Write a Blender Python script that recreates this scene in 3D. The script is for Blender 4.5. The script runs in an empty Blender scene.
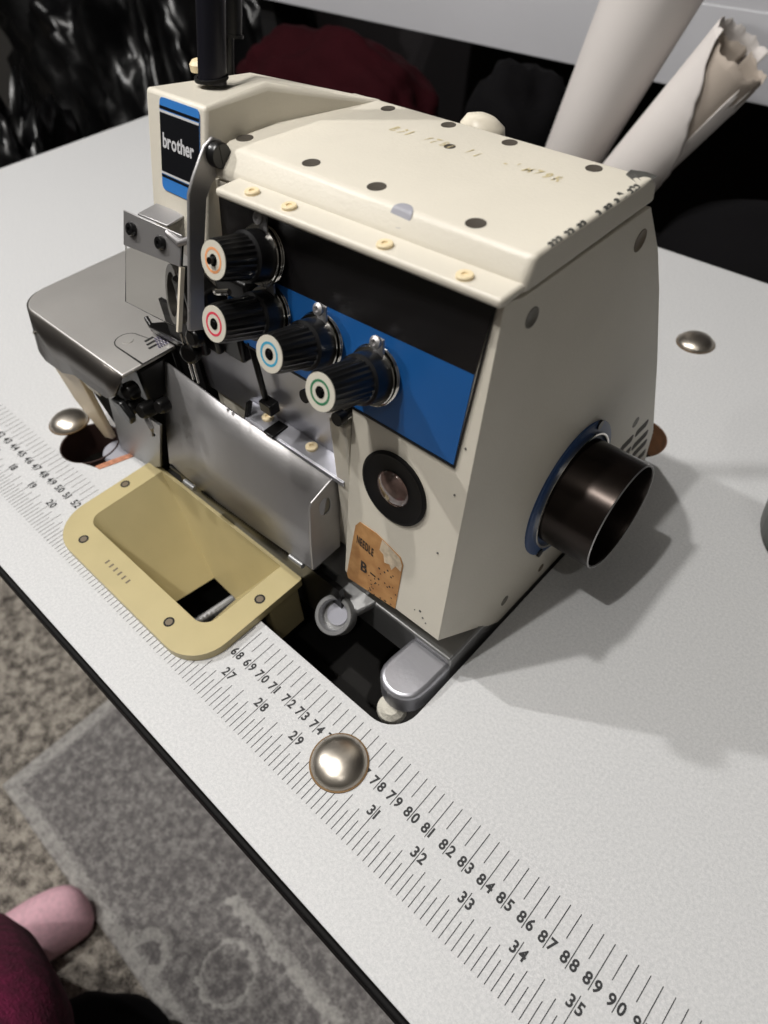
import bpy, bmesh, math, random
from mathutils import Vector, Matrix, noise
random.seed(7)
SC = bpy.context.scene
COL = SC.collection
CM = 0.01
TZ = 0.75                      # table-top height in metres; all building below is in cm above the table top

def V(*a): return Vector(a)
def W(p): return Vector((p[0]*CM, p[1]*CM, p[2]*CM + TZ))

# ---------------------------------------------------------------- materials
def srgb(r, g, b):
    f = lambda c: c/12.92 if c <= .04045 else ((c+.055)/1.055)**2.4
    return (f(r/255), f(g/255), f(b/255), 1)

def mat(name, col, rough=.5, metal=0., bump=0., bscale=200., var=0., vscale=60., spec=.5, coat=0., col2=None, sheen=0., detail=4.):
    m = bpy.data.materials.new(name); m.use_nodes = True
    nt = m.node_tree; n = nt.nodes; l = nt.links
    p = n['Principled BSDF']
    p.inputs['Base Color'].default_value = col
    p.inputs['Roughness'].default_value = rough
    p.inputs['Metallic'].default_value = metal
    p.inputs['Specular IOR Level'].default_value = spec
    p.inputs['Coat Weight'].default_value = coat
    p.inputs['Sheen Weight'].default_value = sheen
    tc = n.new('ShaderNodeTexCoord')
    if var or col2:
        t = n.new('ShaderNodeTexNoise'); t.inputs['Scale'].default_value = vscale; t.inputs['Detail'].default_value = detail
        l.new(tc.outputs['Object'], t.inputs['Vector'])
        r = n.new('ShaderNodeValToRGB')
        c2 = col2 or tuple(max(0, c*(1-var)) for c in col[:3])+(1,)
        r.color_ramp.elements[0].color = c2; r.color_ramp.elements[1].color = col
        r.color_ramp.elements[0].position = .35; r.color_ramp.elements[1].position = .65
        l.new(t.outputs['Fac'], r.inputs['Fac']); l.new(r.outputs['Color'], p.inputs['Base Color'])
    if bump:
        t = n.new('ShaderNodeTexNoise'); t.inputs['Scale'].default_value = bscale; t.inputs['Detail'].default_value = 3
        l.new(tc.outputs['Object'], t.inputs['Vector'])
        b = n.new('ShaderNodeBump'); b.inputs['Strength'].default_value = bump; b.inputs['Distance'].default_value = .001
        l.new(t.outputs['Fac'], b.inputs['Height']); l.new(b.outputs['Normal'], p.inputs['Normal'])
    return m

M = {}
M['cream'] = mat('cream_paint', srgb(212,206,192), .42, bump=.12, bscale=700, var=.05, vscale=20)
M['cream_plug'] = mat('cream_plastic', srgb(226,208,170), .45)
M['ivory'] = mat('ivory_plastic', srgb(222,214,196), .4)
M['bed_cream'] = mat('bed_cream', srgb(214,196,166), .45, bump=.2, bscale=300)
M['tray'] = mat('tray_beige', srgb(186,172,128), .36, bump=.08, bscale=200, var=.07, vscale=40)
M['chip'] = mat('bare_metal_chip', srgb(96,96,92), .5, .3, var=.3, vscale=300)
M['black_gloss'] = mat('black_panel', srgb(17,15,16), .36, bump=.05, bscale=150)
M['black_plastic'] = mat('black_plastic', srgb(14,14,15), .3)
M['black_matte'] = mat('black_matte', srgb(12,11,12), .6, spec=.2)
M['lid_patch'] = mat('bare_patch', srgb(150,150,158), .5)
M['black_oil'] = mat('oily_black_metal', srgb(16,15,15), .28, .4)
M['blue'] = mat('blue_panel', srgb(24,86,150), .4, bump=.05, bscale=150, var=.06, vscale=30)
M['badge_blue'] = mat('badge_blue', srgb(52,118,190), .35)
M['badge_black'] = mat('badge_black', srgb(15,16,20), .3)
M['silver_print'] = mat('silver_print', srgb(210,210,212), .4, .2)
M['flange_blue'] = mat('flange_blue', srgb(46,74,118), .4)
M['steel'] = mat('brushed_steel', srgb(176,174,174), .46, .8, bump=.06, bscale=600, var=.12, vscale=25)
M['plate_steel'] = mat('plate_steel', srgb(205,202,198), .47, .88, bump=.05, bscale=500, var=.1, vscale=18)
M['grey_alu'] = mat('grey_aluminium', srgb(176,176,182), .38, .85, bump=.05, bscale=400)
M['dark_steel'] = mat('dark_steel', srgb(96,92,88), .36, .9)
M['cast'] = mat('cast_grey', srgb(150,150,150), .4, .7, bump=.1, bscale=300)
M['chrome'] = mat('chrome', srgb(215,212,205), .14, 1.)
M['cap'] = mat('nickel_cap', srgb(200,192,180), .34, 1., bump=.04, bscale=300, var=.15, vscale=80)
M['brass'] = mat('brass_ring', srgb(108,84,54), .5, .6)
M['brown_wood'] = mat('raw_wood', srgb(86,56,32), .7, var=.4, vscale=150)
M['chip_orange'] = mat('chipped_board', srgb(190,130,100), .8, var=.4, vscale=300)
M['pulley'] = mat('pulley_dark', srgb(46,39,35), .26, .75, bump=.03, bscale=200)
M['recess_shade'] = mat('recess_shade', srgb(66,60,52), .7)
M['slot_black'] = mat('slot_black', srgb(22,20,18), .8)
M['plug_grey'] = mat('plug_grey', srgb(104,100,90), .5)
M['plug_brown'] = mat('plug_brown', srgb(110,98,80), .5)
M['worn_print'] = mat('worn_gold_print', srgb(196,182,142), .5)
M['ring_orange'] = mat('ring_orange', srgb(232,160,110), .4)
M['ring_red'] = mat('ring_red', srgb(214,62,84), .4)
M['ring_teal'] = mat('ring_teal', srgb(60,156,190), .4)
M['ring_green'] = mat('ring_green', srgb(52,120,84), .4)
M['dial_white'] = mat('dial_white', srgb(205,200,186), .45)
M['lens_reflection'] = mat('oil_lens', srgb(128,104,96), .1, .1, coat=1., var=.6, vscale=120)  # brown blotches put the lens reflections into its colour
M['label'] = mat('label_brown', srgb(186,140,88), .6, var=.18, vscale=120, col2=srgb(160,112,64))
M['label_pale'] = mat('label_worn', srgb(206,190,166), .7, var=.3, vscale=400)
M['ink'] = mat('ink', srgb(42,34,30), .7)
M['print'] = mat('ruler_print', srgb(38,38,40), .6)
M['table_edge'] = mat('table_edge_black', srgb(9,8,8), .7, spec=.2)
M['felt'] = mat('white_felt', srgb(200,196,184), .95, bump=.8, bscale=500)
M['paper'] = mat('roll_paper', srgb(214,208,204), .7, bump=.15, bscale=30, var=.05, vscale=12)
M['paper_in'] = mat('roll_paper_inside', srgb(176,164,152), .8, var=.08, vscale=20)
M['board'] = mat('white_board', srgb(190,190,194), .55, var=.04, vscale=6)
M['wallp'] = mat('wall_charcoal', srgb(40,36,38), .8, var=.1, vscale=6)
M['wall_light'] = mat('wall_light', srgb(84,82,79), .8, var=.04, vscale=4)
M['bag'] = mat('bin_bag', srgb(8,8,9), .3, 0., bump=.3, bscale=50, spec=.45)
M['red_cloth'] = mat('dark_red_cloth', srgb(40,5,11), .9, spec=.1, bump=.3, bscale=150, var=.25, vscale=14)
M['black_cloth'] = mat('black_cloth', srgb(7,6,8), .9, spec=.15, bump=.3, bscale=150)
M['chest'] = mat('chest_black', srgb(12,11,12), .7)
M['burgundy'] = mat('burgundy_fleece', srgb(112,18,62), .95, bump=1., bscale=350, var=.5, vscale=70)
M['pink'] = mat('pink_fluffy', srgb(250,200,212), .95, bump=1., bscale=450, var=.16, vscale=170)
M['skin'] = mat('skin', srgb(206,160,136), .6)
M['shoe_blue'] = mat('shoe_blue', srgb(22,72,168), .5)
M['tumbler'] = mat('tumbler_green', srgb(56,62,52), .3, .5)
M['rug'] = None

def noise_mix_mat(name, cA, cB, s1, s2, rough=.6, bump=.2, bscale=900, mid=.5, width=.12, detail=6):
    m = bpy.data.materials.new(name); m.use_nodes = True
    n = m.node_tree.nodes; l = m.node_tree.links; p = n['Principled BSDF']; p.inputs['Roughness'].default_value = rough
    tc = n.new('ShaderNodeTexCoord')
    a = n.new('ShaderNodeTexNoise'); a.inputs['Scale'].default_value = s1; a.inputs['Detail'].default_value = detail
    b = n.new('ShaderNodeTexNoise'); b.inputs['Scale'].default_value = s2; b.inputs['Detail'].default_value = 3
    l.new(tc.outputs['Object'], a.inputs['Vector']); l.new(tc.outputs['Object'], b.inputs['Vector'])
    mx = n.new('ShaderNodeMix'); mx.data_type = 'FLOAT'; mx.inputs[0].default_value = .5
    l.new(a.outputs['Fac'], mx.inputs[2]); l.new(b.outputs['Fac'], mx.inputs[3])
    r = n.new('ShaderNodeValToRGB'); r.color_ramp.elements[0].position = mid-width; r.color_ramp.elements[1].position = mid+width
    r.color_ramp.elements[0].color = cA; r.color_ramp.elements[1].color = cB
    l.new(mx.outputs[0], r.inputs['Fac']); l.new(r.outputs['Color'], p.inputs['Base Color'])
    bm_ = n.new('ShaderNodeBump'); bm_.inputs['Strength'].default_value = bump; bm_.inputs['Distance'].default_value = .001
    l.new(mx.outputs[0], bm_.inputs['Height']); l.new(bm_.outputs['Normal'], p.inputs['Normal'])
    return m
M['laminate'] = noise_mix_mat('speckled_laminate', srgb(186,187,188), srgb(206,206,206), 700, 1900, .5, .1, mid=.5, width=.12)
M['carpet'] = noise_mix_mat('shag_carpet', srgb(70,64,59), srgb(184,176,164), 60, 480, .95, 1., mid=.5, width=.085)

def rug_mat():
    m = bpy.data.materials.new('patterned_rug'); m.use_nodes = True
    n = m.node_tree.nodes; l = m.node_tree.links; p = n['Principled BSDF']; p.inputs['Roughness'].default_value = .95
    tc = n.new('ShaderNodeTexCoord'); sp = n.new('ShaderNodeSeparateXYZ'); l.new(tc.outputs['Object'], sp.inputs[0])
    def math_(op, a, b=None, c=None):
        k = n.new('ShaderNodeMath'); k.operation = op
        for i, q in enumerate((a, b, c)):
            if q is None: continue
            if isinstance(q, (int, float)): k.inputs[i].default_value = q
            else: l.new(q, k.inputs[i])
        return k.outputs[0]
    nz = n.new('ShaderNodeTexNoise'); nz.inputs['Scale'].default_value = 90; nz.inputs['Detail'].default_value = 6
    l.new(tc.outputs['Object'], nz.inputs['Vector'])
    n2 = n.new('ShaderNodeTexNoise'); n2.inputs['Scale'].default_value = 420; n2.inputs['Detail'].default_value = 2
    l.new(tc.outputs['Object'], n2.inputs['Vector'])
    w = math_('MULTIPLY', math_('SUBTRACT', nz.outputs['Fac'], .5), .03)
    x = math_('ADD', sp.outputs[0], w); y = math_('ADD', sp.outputs[1], w)
    def band(v, c, hw): return math_('LESS_THAN', math_('ABSOLUTE', math_('SUBTRACT', v, c)), hw)
    def ring(cx, cy, r, hw):
        dx = math_('SUBTRACT', x, cx); dy = math_('SUBTRACT', y, cy)
        d = math_('SQRT', math_('ADD', math_('MULTIPLY', dx, dx), math_('MULTIPLY', dy, dy)))
        return band(d, r, hw)
    f = None
    # origin of the rug object is its near left corner (metres)
    for q in (band(y, .010, .012), band(x, .010, .014), math_('MULTIPLY', band(y, .145, .009), math_('GREATER_THAN', x, .39)), ring(.455, .085, .036, .003), ring(.36, .025, .024, .008), ring(.60, .08, .03, .003)):
        f = q if f is None else math_('MAXIMUM', f, q)
    f = math_('MULTIPLY', f, .26)
    f = math_('ADD', f, math_('MULTIPLY', math_('ADD', math_('SUBTRACT', nz.outputs['Fac'], .5), math_('SUBTRACT', n2.outputs['Fac'], .5)), .9))
    r = n.new('ShaderNodeValToRGB'); r.color_ramp.elements[0].position = -0. ; r.color_ramp.elements[1].position = .55
    r.color_ramp.elements[0].color = srgb(104,100,100); r.color_ramp.elements[1].color = srgb(190,187,182)
    f = math_('ADD', f, .12)
    l.new(f, r.inputs['Fac']); l.new(r.outputs['Color'], p.inputs['Base Color'])
    b = n.new('ShaderNodeBump'); b.inputs['Strength'].default_value = .8; b.inputs['Distance'].default_value = .002
    l.new(n2.outputs['Fac'], b.inputs['Height']); l.new(b.outputs['Normal'], p.inputs['Normal'])
    return m
M['rug'] = rug_mat()

def glass_mat():
    m = bpy.data.materials.new('clear_guard_plastic'); m.use_nodes = True
    n = m.node_tree.nodes; l = m.node_tree.links
    p = n['Principled BSDF']; p.inputs['Roughness'].default_value = .03; p.inputs['IOR'].default_value = 1.3
    p.inputs['Transmission Weight'].default_value = 1.; p.inputs['Base Color'].default_value = (.97, .97, .95, 1)
    return m
M['clear'] = glass_mat()

# ---------------------------------------------------------------- mesh helpers (cm, table coordinates)
def face_prism(bm, pts, vec):
    """polygon of 3-D points extruded along vec"""
    pts = [Vector(p) for p in pts]; vec = Vector(vec)
    a = [bm.verts.new(p) for p in pts]; b = [bm.verts.new(p+vec) for p in pts]
    n = len(pts)
    bm.faces.new(a); bm.faces.new(b[::-1])
    for i in range(n): bm.faces.new((a[i], b[i], b[(i+1) % n], a[(i+1) % n]))

def box(bm, x0, x1, y0, y1, z0, z1):
    face_prism(bm, [(x0,y0,z0),(x1,y0,z0),(x1,y1,z0),(x0,y1,z0)], (0,0,z1-z0))

def frame_of(axis):
    a = Vector(axis).normalized()
    u = a.cross(Vector((0,0,1)))
    if u.length < 1e-4: u = Vector((1,0,0))
    u.normalize(); return a, u, a.cross(u)

def lathe(bm, origin, axis, prof, seg=32, closed_ends=True, squash=(1,1)):
    """prof: list of (radius, height along axis)"""
    a, u, v = frame_of(axis); o = Vector(origin)
    rings = []
    for r, h in prof:
        if r < 1e-6: rings.append([bm.verts.new(o+a*h)])
        else: rings.append([bm.verts.new(o+a*h+u*(r*squash[0]*math.cos(2*math.pi*i/seg))+v*(r*squash[1]*math.sin(2*math.pi*i/seg))) for i in range(seg)])
    for A, B in zip(rings, rings[1:]):
        for i in range(seg):
            j = (i+1) % seg
            q = []
            for w in ((A[i % len(A)]), (A[j % len(A)]), (B[j % len(B)]), (B[i % len(B)])):
                if w not in q: q.append(w)
            if len(q) > 2: bm.faces.new(q)
    if closed_ends:
        for R in (rings[0], rings[-1]):
            if len(R) > 2: bm.faces.new(R)

def cyl(bm, o, axis, r, h, seg=28): lathe(bm, o, axis, [(r,0),(r,h)], seg)

def tube(bm, path, r, seg=12, caps=True):
    path = [Vector(p) for p in path]; rings = []
    for i, p in enumerate(path):
        d = (path[min(i+1, len(path)-1)]-path[max(i-1, 0)])
        a, u, v = frame_of(d)
        rr = r[i] if isinstance(r, (list, tuple)) else r
        rings.append([bm.verts.new(p+u*rr*math.cos(2*math.pi*k/seg)+v*rr*math.sin(2*math.pi*k/seg)) for k in range(seg)])
    for A, B in zip(rings, rings[1:]):
        for k in range(seg): bm.faces.new((A[k], A[(k+1) % seg], B[(k+1) % seg], B[k]))
    if caps: bm.faces.new(rings[0]); bm.faces.new(rings[-1])

def loft(bm, rings, caps=True):
    R = [[bm.verts.new(Vector(p)) for p in r] for r in rings]; n = len(R[0])
    for A, B in zip(R, R[1:]):
        for i in range(n): bm.faces.new((A[i], A[(i+1) % n], B[(i+1) % n], B[i]))
    if caps: bm.faces.new(R[0]); bm.faces.new(R[-1][::-1])

def ringdisc(bm, o, axis, r0, r1, h, seg=36):
    lathe(bm, o, axis, [(r0,0),(r1,0),(r1,h),(r0,h),(r0,0)], seg, closed_ends=False)

def rrect(x0, x1, y0, y1, r, n=6):
    rs = r if isinstance(r, (list, tuple)) else [r]*4        # order: (x0,y0) (x1,y0) (x1,y1) (x0,y1)
    out = []
    for (cx, cy, a0), q in zip(((x0,y0,180),(x1,y0,270),(x1,y1,0),(x0,y1,90)), rs):
        sx = 1 if cx == x0 else -1; sy = 1 if cy == y0 else -1
        if q <= 0: out.append((cx, cy)); continue
        for i in range(n+1):
            t = math.radians(a0+90*i/n); out.append((cx+sx*q+q*math.cos(t), cy+sy*q+q*math.sin(t)))
    return out

def obj(name, bm, m, parent=None, bevel=0., bseg=2, sharp=35, solid=0., loc=None, subsurf=0):
    bmesh.ops.recalc_face_normals(bm, faces=bm.faces)
    if parent is not None:
        base = parent['_base'] if '_base' in parent else None
        base = Vector(parent['_base'])
    else:
        base = Vector(loc) if loc is not None else None
        if base is None:
            mn = [min(v.co[i] for v in bm.verts) for i in range(3)]; mx = [max(v.co[i] for v in bm.verts) for i in range(3)]
            base = Vector(((mn[0]+mx[0])/2, (mn[1]+mx[1])/2, mn[2]))
    for v in bm.verts: v.co = (v.co-base)*CM
    me = bpy.data.meshes.new(name); bm.to_mesh(me); bm.free()
    if not isinstance(m, (list, tuple)): m = [m]
    for q in m: me.materials.append(q)
    for p in me.polygons: p.use_smooth = True
    me.set_sharp_from_angle(angle=math.radians(sharp))
    o = bpy.data.objects.new(name, me); COL.objects.link(o)
    o['_base'] = tuple(base)
    if parent is not None: o.parent = parent
    else: o.location = W(base)
    if solid:
        s = o.modifiers.new('solid', 'SOLIDIFY'); s.thickness = solid*CM; s.offset = 0
    if bevel:
        b = o.modifiers.new('bevel', 'BEVEL'); b.width = bevel*CM; b.segments = bseg; b.limit_method = 'ANGLE'; b.angle_limit = math.radians(30)
        b.harden_normals = False
    if subsurf:
        s = o.modifiers.new('sub', 'SUBSURF'); s.levels = s.render_levels = subsurf
    return o

def B(): return bmesh.new()

def boolean(o, cutters, op='DIFFERENCE'):
    """cut a bmesh (cm) out of an object's mesh and keep the result as plain mesh"""
    base = Vector(o['_base'])
    mods = [(m.type) for m in o.modifiers]
    tmp = []
    for bm in cutters:
        bmesh.ops.recalc_face_normals(bm, faces=bm.faces)
        for v in bm.verts: v.co = (v.co-base)*CM
        me = bpy.data.meshes.new('cut'); bm.to_mesh(me); bm.free()
        c = bpy.data.objects.new('cut', me); COL.objects.link(c); c.matrix_world = o.matrix_world.copy()
        c.parent = o.parent; c.location = o.location; tmp.append(c)
    bpy.context.view_layer.update()
    saved = [m for m in o.modifiers]
    for m in saved: m.show_viewport = False
    for c in tmp:
        b = o.modifiers.new('bool', 'BOOLEAN'); b.object = c; b.operation = op; b.solver = 'EXACT'
    dg = bpy.context.evaluated_depsgraph_get()
    me = bpy.data.meshes.new_from_object(o.evaluated_get(dg))
    for m in [q for q in o.modifiers if q.type == 'BOOLEAN']: o.modifiers.remove(m)
    for m in o.modifiers: m.show_viewport = True
    me.name = o.name; o.data = me
    for p in me.polygons: p.use_smooth = True
    me.set_sharp_from_angle(angle=math.radians(35))
    for c in tmp: bpy.data.objects.remove(c)
    return o

def tag(o, label, cat, group=None, kind=None):
    if label: o['label'] = label
    if cat: o['category'] = cat
    if group: o['group'] = group
    if kind: o['kind'] = kind
    return o

def empty(name, base, label=None, cat=None, group=None):
    o = bpy.data.objects.new(name, None); COL.objects.link(o); o['_base'] = tuple(base); o.location = W(base)
    o.empty_display_size = .02
    return tag(o, label, cat, group)

# glyph meshes from the built-in font, as flat triangles, 1 unit = cap height
_gl = {}
def glyph(ch):
    if ch not in _gl:
        c = bpy.data.curves.new('t', 'FONT'); c.body = ch; c.size = 1.0/.73; c.resolution_u = 3; c.offset = .04
        o = bpy.data.objects.new('t', c); COL.objects.link(o); bpy.context.view_layer.update()
        me = bpy.data.meshes.new_from_object(o.evaluated_get(bpy.context.evaluated_depsgraph_get()))
        vs = [tuple(v.co[:2]) for v in me.vertices]; fs = [tuple(p.vertices) for p in me.polygons]
        bpy.data.objects.remove(o); bpy.data.curves.remove(c); bpy.data.meshes.remove(me)
        _gl[ch] = (vs, fs)
    return _gl[ch]
def put_text(bm, s, origin, ux, uy, h, gap=.12, align='l', fixed=None, depth=None, xs=1.):
    """lay characters along ux with up uy; h cap height in cm"""
    o = Vector(origin); ux = Vector(ux).normalized(); uy = Vector(uy).normalized()
    adv = []
    for ch in s:
        vs, _ = glyph(ch) if ch != ' ' else ([(0,0),(.4,0)], None)
        x0 = min(v[0] for v in vs); x1 = max(v[0] for v in vs); adv.append((x0, x1-x0))
    tot = sum(a[1] for a in adv)*h*xs + gap*h*(len(s)-1)
    x = 0 if align == 'l' else -tot/2
    for ch, (x0, wd) in zip(s, adv):
        if ch != ' ':
            vs, fs = glyph(ch)
            nv = [bm.verts.new(o+ux*(x+(v[0]-x0)*h*xs)+uy*(v[1]*h)) for v in vs]
            for f in fs:
                try: bm.faces.new([nv[i] for i in f])
                except ValueError: pass
        x += wd*h*xs+gap*h
    return tot

# ================================================================ ROOM
FZ = -75
def struct(name, bm, m, **k):
    o = obj(name, bm, m, **k); o['kind'] = 'structure'; return o
b = B(); box(b, -230, 230, -190, 150, FZ-4, FZ); struct('floor', b, M['carpet'])
b = B(); box(b, -230, 230, 150, 154, FZ, 170); struct('wall_back', b, M['wallp'])
b = B(); box(b, -234, -230, -190, 150, FZ, 170); struct('wall_left', b, M['wall_light'])
b = B(); box(b, 230, 234, -190, 150, FZ, 170); struct('wall_right', b, M['wall_light'])
b = B(); box(b, -230, 230, -194, -190, FZ, 170); struct('wall_front', b, M['wall_light'])
b = B(); box(b, -230, 230, -190, 150, 170, 174); struct('ceiling', b, M['wall_light'])

# rug under and before the table
b = B(); box(b, 14, 104, -24, 20, FZ, FZ+.8)
rug = obj('patterned_rug', b, M['rug'], loc=(14, -24, FZ), bevel=.3)
tag(rug, 'grey patterned rug with pale borders lying on the carpet under the table edge', 'rug')

# ================================================================ TABLE
T = empty('sewing_table', (58, 21, 0), 'pale speckled sewing table with printed ruler along its black front edge', 'table')
TX0, TX1, TY0, TY1 = -1.6, 118, -7.2, 49.5
b = B(); face_prism(b, [(x, y, 0) for x, y in rrect(TX0, TX1, TY0, TY1, .8)], (0,0,-2.6))
top = obj('table_top', b, [M['laminate']], T, bevel=.12)
# cut-outs
cut = B()
pts = rrect(53.6, 77.15, .45, 24, [0.6, 1.6, 1.2, .6], 8)
face_prism(cut, [(x, y, 1) for x, y in pts], (0,0,-5))
cut2 = B(); cyl(cut2, (47.6, 2.0, -4), (0,0,1), 2.0, 5, 36)
cut3 = B(); cyl(cut3, (75.25, 26.2, -4), (0,0,1), 2.0, 5, 36)
cut4 = B(); face_prism(cut4, [(47.6,.05,1),(50.2,1.0,1),(50.9,3.4,1),(51.2,6,1),(47.6,6.0,1)], (0,0,-5))
cut5 = B(); face_prism(cut5, [(54.1,-2.4,1),(66.5,-2.4,1),(66.5,3.6,1),(54.1,3.6,1)], (0,0,-5))
boolean(top, [cut, cut2, cut3, cut4, cut5])
# black edge band round the slab
b = B()
for a_, c_ in (((TX0-.25, TX1+.25, TY0-.3, TY0)), (TX0-.25, TX1+.25, TY1, TY1+.3)) and [((TX0-.25, TX1+.25), (TY0-.3, TY0-.01)), ((TX0-.25, TX1+.25), (TY1+.01, TY1+.3)), ((TX0-.3, TX0-.01), (TY0, TY1)), ((TX1+.01, TX1+.3), (TY0, TY1))]:
    box(b, a_[0], a_[1], c_[0], c_[1], -2.65, -.05)
obj('edge_band', b, M['table_edge'], T, bevel=.1)['label'] = 'black edge band of the table top'
# raw wood liner in the rear cable hole
b = B(); ringdisc(b, (75.25, 26.2, -2.6), (0,0,1), 1.93, 2.02, 2.55); obj('hole_liner', b, M['brown_wood'], T)['label'] = 'raw brown wood lining the cable hole'
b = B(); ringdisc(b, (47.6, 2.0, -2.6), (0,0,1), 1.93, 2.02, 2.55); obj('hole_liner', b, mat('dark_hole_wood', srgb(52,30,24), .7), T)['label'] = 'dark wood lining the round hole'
b = B(); face_prism(b, [(50.0,.95,.01),(50.45,1.0,.01),(50.8,2.0,.01),(51.3,3.6,.01),(51.0,4.2,.01),(50.8,3.4,.01),(50.3,2.0,.01)], (0,0,.04)); obj('chipped_edge', b, M['chip_orange'], T)['label'] = 'chipped orange edge of the laminate by the hole'
# printed scale
tb = B(); NB = {}; zt = .012
def nbm(kind, x): return NB.setdefault((kind, x > 60), B())
def tick(x, y0, y1, w):
    if 54.1 < x < 66.6:
        if y1 > -1.2: return
        y1 = min(y1, -2.4)
    p = [(x-w/2, y0, zt), (x+w/2, y0, zt), (x+w/2, y1, zt), (x-w/2, y1, zt)]
    tb.faces.new([tb.verts.new(Vector(q)) for q in p])
for k in range(24, 112):
    tick(k, -1.98, 0, .038)
    tick(k+.5, -1.1, 0, .036)
    s = str(k)
    if len(s) == 2 and not 53.8 < k < 66.9:
        nb = nbm('cm', k)
        w0 = max(v[0] for v in glyph(s[0])[0])-min(v[0] for v in glyph(s[0])[0])
        put_text(nb, s[0], (k-.065-w0*.47*.92, -1.87, zt), (1,0,0), (0,1,0), .47, xs=.92)
        put_text(nb, s[1], (k+.065, -1.87, zt), (1,0,0), (0,1,0), .47, xs=.92)
for i in range(10, 44):
    for e in range(8):
        x = (i+e/8)*2.54
        topy = {0: -2.3, 4: -2.76, 2: -3.0, 6: -3.0}.get(e, -3.39)
        tick(x, -4.44, topy, .036)
    s = str(i); x = i*2.54
    if 53.8 < x < 66.9: continue
    nb = nbm('inch', x)
    w0 = max(v[0] for v in glyph(s[0])[0])-min(v[0] for v in glyph(s[0])[0])
    put_text(nb, s[0], (x-.065-w0*.47*.92, -2.9, zt), (1,0,0), (0,1,0), .47, xs=.92)
    put_text(nb, s[1], (x+.065, -2.9, zt), (1,0,0), (0,1,0), .47, xs=.92)
obj('ruler_ticks', tb, M['print'], T)['label'] = 'printed black centimetre and inch tick marks'
for (kd, _), q in NB.items(): obj('ruler_numbers', q, M['print'], T)['label'] = 'printed black %s numbers' % ('centimetre' if kd == 'cm' else 'inch')
# black pan added to keep the cut-out dark, hiding the floor; steel legs
b = B()
box(b, 49, 79, -3.2, 25.5, -9.2, -9); box(b, 49, 49.2, -3.2, 25.5, -9, -2.7); box(b, 78.8, 79, -3.2, 25.5, -9, -2.7); box(b, 49, 79, -3.2, -3.0, -9, -2.7); box(b, 49, 79, 25.3, 25.5, -9, -2.7)
obj('dark_pan', b, M['slot_black'], T)
b = B(); cyl(b, (47.6, 2.0, -4.6), (0,0,1), 2.1, .2); obj('hole_backing', b, M['slot_black'], T)
b = B(); cyl(b, (75.25, 26.2, -4.6), (0,0,1), 2.2, .2); obj('hole_backing', b, M['slot_black'], T)
for lx in (6, 110):
    for ly in (4, 40):
        b = B(); box(b, lx-2.5, lx+2.5, ly-1.5, ly+1.5, FZ, -2.62); obj('leg', b, M['black_matte'], T, bevel=.2)

# round nickel caps let into the table
caps = [((76.0,-2.15,0), 'round nickel cap on the ruler beside the number 75, nearest of the three'),
        ((44.6,2.2,0), 'round nickel cap by the dark hole at the left, under the sewing bed'),
        ((73.5,38.2,0), 'round nickel cap alone on the bare table behind the machine')]
proto = None
for c, lab in caps:
    if proto is None:
        r = empty('nickel_cap', c, lab, 'bolt cap', 'nickel caps in the table top')
        b = B(); lathe(b, c, (0,0,1), [(1.34,.03),(1.28,.2),(1.08,.39),(.8,.53),(.48,.61),(.2,.65),(0,.66)], 40); obj('dome', b, M['cap'], r, sharp=60)
        b = B(); lathe(b, c, (0,0,1), [(1.3,.005),(1.4,.005),(1.39,.07),(1.32,.07)], 40, closed_ends=False); obj('rim', b, M['brass'], r)['label'] = 'brass coloured rim'
        proto = r
    else:
        r = proto.copy(); COL.objects.link(r); r.location = W(c); r['_base'] = tuple(c); r['label'] = lab
        for ch in list(proto.children):
            k = ch.copy(); COL.objects.link(k); k.parent = r

# ================================================================ CHIP CHUTE
CH = empty('waste_chute', (60, 0, 0), 'beige moulded waste chute tray set in the table before the machine', 'chute')
fz = .55
out = rrect(53.0, 67.4, -3.98, 3.62, [2.5, 2.2, .2, .2], 10)
inn = rrect(54.35, 65.85, -1.98, 3.4, [.8, .9, 0, 0], 10)
b = B()
face_prism(b, [(x, y, fz) for x, y in out], (0,0,-.53))
fr = obj('rim_frame', b, M['tray'], CH, bevel=.26, bseg=4)
c = B(); face_prism(c, [(x, y, 2) for x, y in inn], (0,0,-4)); boolean(fr, [c])
# basin: walls and sloping floor, open at the right
n_ = len(inn)
b = B()
R0 = [b.verts.new(Vector((x, y, fz-.02))) for x, y in inn]
def low(x, y):
    u = (x-54.35)/(65.85-54.35); v = (y+1.98)/(3.4+1.98)
    a0 = Vector((58.9,-1.05,-5.2)).lerp(Vector((61.8,-1.05,-5.4)), u); a1 = Vector((59.1,2.2,-5.5)).lerp(Vector((61.6,2.05,-5.4)), u)
    return a0.lerp(a1, v)
R1 = [b.verts.new(low(x, y)) for x, y in inn]
for i in range(n_): b.faces.new((R0[i], R0[(i+1) % n_], R1[(i+1) % n_], R1[i]))
obj('basin', b, M['tray'], CH, sharp=12)
b = B(); box(b, 56.0, 63.4, -1.6, 3.4, -8.8, -8.6); obj('outlet_shade', b, M['slot_black'], CH)  # black sheet stands for the shade below the open outlet
b = B()
tube(b, [(60.2,-1.2,-6.6),(60.8,2.6,-6.4)], .3, 10)
for k in range(12): ringdisc(b, (60.22+.05*k,-1.1+.3*k,-6.58), (0.16,1,.06), .28, .37, .1, 16)
obj('outlet_spring', b, M['cast'], CH)
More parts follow.
